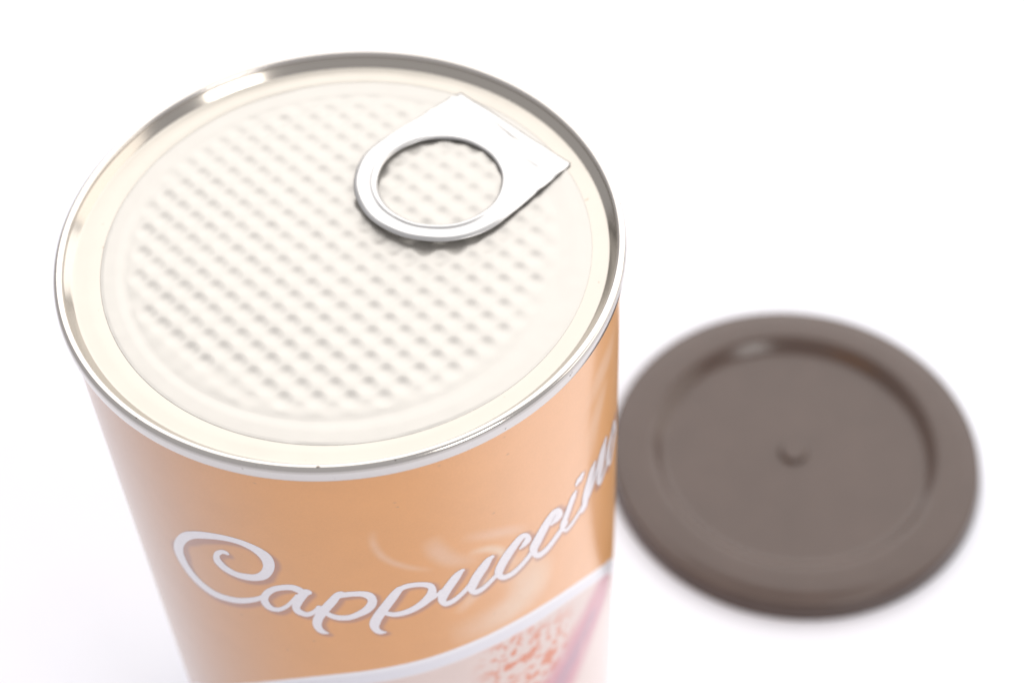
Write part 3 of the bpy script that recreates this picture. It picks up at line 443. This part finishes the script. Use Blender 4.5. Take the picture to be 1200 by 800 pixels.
ca.data.foreach_set('color', np.c_[acol, np.ones(len(acol))].ravel().astype(np.float32))
me.materials.append(M_WRAP)
wrap = bpy.data.objects.new('printed_wrap', me)
C.objects.link(wrap)
wrap.parent = can

# lettering: each letter is its own thin print a hair proud of the wrap
order = []
for ch, rows in STROKES:
    order.append(ch)
groups, prev = [], None
marks = ['C', 'a', 'a', 'p1', 'p1', 'p2', 'p2', 'u', 'u', 'u', 'c1', 'c2', 'i', 'i', 'n', 'n', 'n', 'o']
lift = 0
built = {}
for (ch, rows), mk in zip(STROKES, marks):
    lift += 1
    r = RB + 0.0006 + 0.00006 * lift
    vs, fs = built.setdefault(mk, ([], []))
    base = len(vs)
    n_ = len(rows)
    for ta, za, tb, zb_ in rows:
        for f in (0, 0.5, 1):
            t, z = math.radians(ta + (tb - ta) * f), za + (zb_ - za) * f
            vs.append((r * S * math.cos(t), r * S * math.sin(t), (ZT + z) * S))
    for k in range(n_ - 1):
        for j in (0, 1):
            q = base + 3 * k + j
            fs.append((q, q + 3, q + 4, q + 1))
    # rounded ends
    for e in (0, n_ - 1):
        ta, za, tb, zb_ = rows[e]
        ct, cz = (ta + tb) / 2, (za + zb_) / 2
        ru = math.radians(ta - tb) * RB / 2
        rz = (za - zb_) / 2
        rad = math.hypot(ru, rz)
        c0 = len(vs)
        rr = r + 0.00002
        pts_ = [(ct, cz)] + [(ct + math.degrees(rad * math.cos(w) / RB), cz + rad * math.sin(w))
                             for w in np.linspace(0, 2 * math.pi, 16, endpoint=False)]
        for t, z in pts_:
            t = math.radians(t)
            vs.append((rr * S * math.cos(t), rr * S * math.sin(t), (ZT + z) * S))
        for k in range(16):
            fs.append((c0, c0 + 1 + k, c0 + 1 + (k + 1) % 16))
for mk, (vs, fs) in built.items():
    o = obj('letter', vs, fs, M_INK, wrap, smooth=False)
    o['label'] = 'white script letter ' + mk[0]

# double seam, inner wall, flat end ring
seam_prof = ([(0.982, ZT - 0.070), (0.992, ZT - 0.066)] + arc(0.993, ZT - 0.055, 0.009, -60, 0, 5)
             + [(1.0025, ZT - 0.048), (1.0035, ZT - 0.030), (1.0025, ZT - 0.0205)])
v, f = lathe(seam_prof, 320)
seam = obj('seam_rim', v, f, M_SEAM, can)
v, f = lathe([(1.0025, ZT - 0.0205)] + arc(0.9855, ZT - 0.017, 0.017, 0, 178, 18) + [(0.9680, ZT - 0.019)], 320)
obj('rim_bead', v, f, M_BEAD, can)
v, f = lathe([(0.9680, ZT - 0.019), (0.9655, ZT - 0.022), (0.960, ZT - 0.028), (0.950, ZT - 0.040), (0.944, ZT - 0.0465)], 320)
obj('inner_wall', v, f, M_WALL, can)
wall_prof = [(0.944, ZT - 0.0465), (0.941, ZT - 0.0480), (0.937, ZT - 0.0488), (0.931, ZT - 0.0491), (0.90, ZT - 0.0490),
             (0.835, ZT - 0.0488), (0.830, ZT - 0.054), (0.79, ZT - 0.062), (0.775, ZT - 0.075)]
v, f = lathe(wall_prof, 320)
obj('end_ring', v, f, M_LACQ, can)
foot = ([(0.982, 0.07), (0.994, 0.066)] + arc(0.993, 0.055, 0.010, 60, 0, 4) + [(1.0035, 0.03), (1.001, 0.012)]
        + arc(0.985, 0.014, 0.014, -10, -170, 8) + [(0.966, 0.03), (0.95, 0.045), (0, 0.045)])
v, f = lathe(foot, 192)
obj('foot_rim', v, f, M_SEAM, can)

# foil membrane with embossed dimples (a square lattice of pressed pits)
a0 = math.radians(35)
e1 = np.array([math.cos(a0), math.sin(a0)])
e2 = np.array([-math.sin(a0), math.cos(a0)])
PIT = 0.0786
org = np.array([0.029, -0.245])
FC = np.array([0.017, -0.006])           # the foil sits a hair off centre
NR, NA = 330, 720
verts, faces = [], []
rr = np.linspace(0.0025, 0.865, NR)
aa = np.linspace(0, 2 * math.pi, NA, endpoint=False)
R_, A_ = np.meshgrid(rr, aa, indexing='ij')
X = FC[0] + R_ * np.cos(A_)
Y = FC[1] + R_ * np.sin(A_)
P0 = ((X - org[0]) * e1[0] + (Y - org[1]) * e1[1]) / PIT
Q0 = ((X - org[0]) * e2[0] + (Y - org[1]) * e2[1]) / PIT
fp, fq = P0 - np.round(P0), Q0 - np.round(Q0)
hsh = np.sin(np.round(P0) * 12.9898 + np.round(Q0) * 78.233) * 43758.5453
hsh = hsh - np.floor(hsh)
cx = org[0] + (np.round(P0) * e1[0] + np.round(Q0) * e2[0]) * PIT
cy = org[1] + (np.round(P0) * e1[1] + np.round(Q0) * e2[1]) * PIT
crad = np.hypot(cx - 0.0, cy - 0.02)
amp = np.clip((0.765 - crad) / 0.05, 0, 1) * (0.9 + 0.2 * hsh)
flat = (np.hypot(cx + 0.45, cy + 0.55) < 0.07) & (crad > 0.66)
amp = np.where(flat, amp * 0.25, amp)
d2 = fp ** 2 + fq ** 2
pit = np.exp(-d2 / (2 * 0.25 ** 2)) - math.exp(-0.25 / (2 * 0.25 ** 2))
wav = 0.25 * (2 - np.cos(2 * math.pi * P0) - np.cos(2 * math.pi * Q0))      # 0 in a pit, 1 on the knots between
env = np.clip((0.775 - np.hypot(X, Y - 0.02)) / 0.06, 0, 1)
Zf = ZT - 0.0475 - 0.0043 * amp * np.clip(pit, 0, 1) + 0.0028 * env * (wav ** 1.5 - 0.4)
rc = np.hypot(X, Y)
Zf -= 0.0022 * (1 - sm(R_, 0.77, 0.815))           # step inside the heat seal
Zf += 0.0012 * np.sin((rc - 0.70) * 60) * np.clip((rc - 0.70) / 0.05, 0, 1) * np.clip((0.80 - rc) / 0.03, 0, 1)
Zf += 0.0016 * (vnoise(X * 6 + 20, Y * 6 + 20, 5) - 0.5) + 0.0006 * (vnoise(X * 23 + 20, Y * 23 + 20, 6) - 0.5)
Zf = Zf + (ZT - 0.0487 - Zf) * sm(R_, 0.851, 0.865)
verts = np.c_[X.ravel() * S, Y.ravel() * S, Zf.ravel() * S]
ii = np.arange(NR - 1)[:, None] * NA
jj = np.arange(NA)[None]
j2 = (jj + 1) % NA
ff = np.stack([ii + jj, ii + NA + jj, ii + NA + j2, ii + j2], -1).reshape(-1, 4)
# a turned down edge and the centre cap
edge_v = np.c_[verts[-NA:, :2], np.full(NA, (ZT - 0.0489) * S)]
kk = len(verts)
b0 = (NR - 1) * NA
ef = np.c_[b0 + jj[0], kk + jj[0], kk + j2[0], b0 + j2[0]]
verts = np.vstack([verts, edge_v])
flist = [tuple(map(int, q)) for q in np.vstack([ff, ef])] + [tuple(range(NA))]
foil = obj('foil_membrane', verts, flist, M_FOIL, can)

# pull tab: D shaped foil tongue with a ring hole, its free end lifted
TA_ = math.radians(36)
ax = np.array([math.cos(TA_), math.sin(TA_)])
ay = np.array([-math.sin(TA_), math.cos(TA_)])
TC = np.array([0.386, 0.24])
RH, RO, BK, HW = 0.224, 0.312, 0.392, 0.288
NAT, NRT = 240, 26


def outline(t):
    """distance from the hole's centre to the outer edge in direction t (0 = towards the rim)"""
    c, s = math.cos(t), math.sin(t)
    if c <= 0.0:
        return RO
    cand = []
    # side lines from (0, +-RO) to (BK, +-HW)
    k = (HW - RO) / BK
    den = abs(s) - k * c
    if den > 1e-6:
        cand.append(RO / den)
    cand.append(BK / c)
    return min(cand)


tv, tfaces = [], []
for i in range(NAT):
    t = 2 * math.pi * i / NAT
    ro = outline(t)
    for j in range(NRT):
        s_ = j / (NRT - 1)
        rad = RH + (ro - RH) * s_
        lx, ly = rad * math.cos(t), rad * math.sin(t)
        x, y = TC + lx * ax + ly * ay
        # height over the foil: fixed near the rim, lifted at the free end
        far = (BK - lx) / (BK + RO)
        z = -0.0405 + 0.025 * max(0.0, far) ** 1.1
        w_in, w_out = rad - RH, ro - rad
        edge_out = max(0.0, 1 - w_out / 0.022)
        edge_in = max(0.0, 1 - w_in / 0.020)
        ring = max(0.0, min(1.0, (0.14 - lx) / 0.14))
        # rolled edges and the groove between them
        z += ring * (0.0045 * math.exp(-((w_out - 0.020) / 0.011) ** 2) + 0.006 * math.exp(-((w_in - 0.018) / 0.010) ** 2))
        z -= 0.005 * edge_out ** 3 * (0.35 + 0.65 * ring) + 0.007 * edge_in ** 3
        # creases across the tongue near the fold
        cre = math.exp(-((lx - 0.335 - 0.03 * math.sin(ly * 9)) / 0.016) ** 2) * 0.007
        cre -= math.exp(-((lx - 0.365) / 0.012) ** 2) * 0.006
        cre += 0.005 * math.exp(-((lx - 0.30 + 0.25 * abs(ly - 0.05)) / 0.014) ** 2)
        z += cre + 0.0012 * math.sin(lx * 31 + ly * 17) + 0.0008 * math.sin(ly * 43 - lx * 11)
        tv.append((x * S, y * S, (ZT + z) * S))
for i in range(NAT):
    i2 = (i + 1) % NAT
    for j in range(NRT - 1):
        a_, b_, c_, d_ = i * NRT + j, i * NRT + j + 1, i2 * NRT + j + 1, i2 * NRT + j
        tfaces.append((a_, b_, c_, d_))
tab = obj('pull_tab', tv, tfaces, M_TAB, can)
sol = tab.modifiers.new('thickness', 'SOLIDIFY')
sol.thickness = 0.003 * S
sol.offset = -1

# ------------------------------------------------------------------ plastic cap
lid = bpy.data.objects.new('plastic_cap', None)
C.objects.link(lid)
lid.location = (2.2976 * S, 1.16394 * S, 0)
lid['label'] = 'round dark brown plastic cap lying on the white table beside the tin'
lid['category'] = 'cap'
RL = 1.03
ht = 0.125
prof = ([(RL - 0.03, 0.0), (RL - 0.004, 0.0), (RL, 0.006), (RL - 0.018, ht - 0.050)]
        + arc(RL - 0.053, ht - 0.047, 0.035, 10, 64, 8)
        + [(0.985, ht - 0.0155), (0.972, ht - 0.0130), (0.955, ht - 0.0100), (0.935, ht - 0.0055), (0.915, ht - 0.0030), (0.88, ht + 0.0005), (0.825, ht + 0.0045)]
        + [(0.800, ht + 0.0040), (0.784, ht - 0.0010), (0.767, ht - 0.013), (0.749, ht - 0.029), (0.731, ht - 0.044), (0.717, ht - 0.053)]
        + [(0.701, ht - 0.0580), (0.682, ht - 0.0590), (0.45, ht - 0.0570), (0.2, ht - 0.0565), (0, ht - 0.0565)])
v, f = lathe(prof, 256)
obj('cap_shell', v, f, M_LID, lid)
nub = ([(0.125, ht - 0.0555), (0.10, ht - 0.0590), (0.085, ht - 0.058), (0.074, ht - 0.050)] + arc(0.055, ht - 0.048, 0.018, 10, 85, 5)
       + [(0.03, ht - 0.032), (0.015, ht - 0.034), (0, ht - 0.035)])
v, f = lathe(nub, 64)
obj('centre_nub', v, f, M_LID, lid)
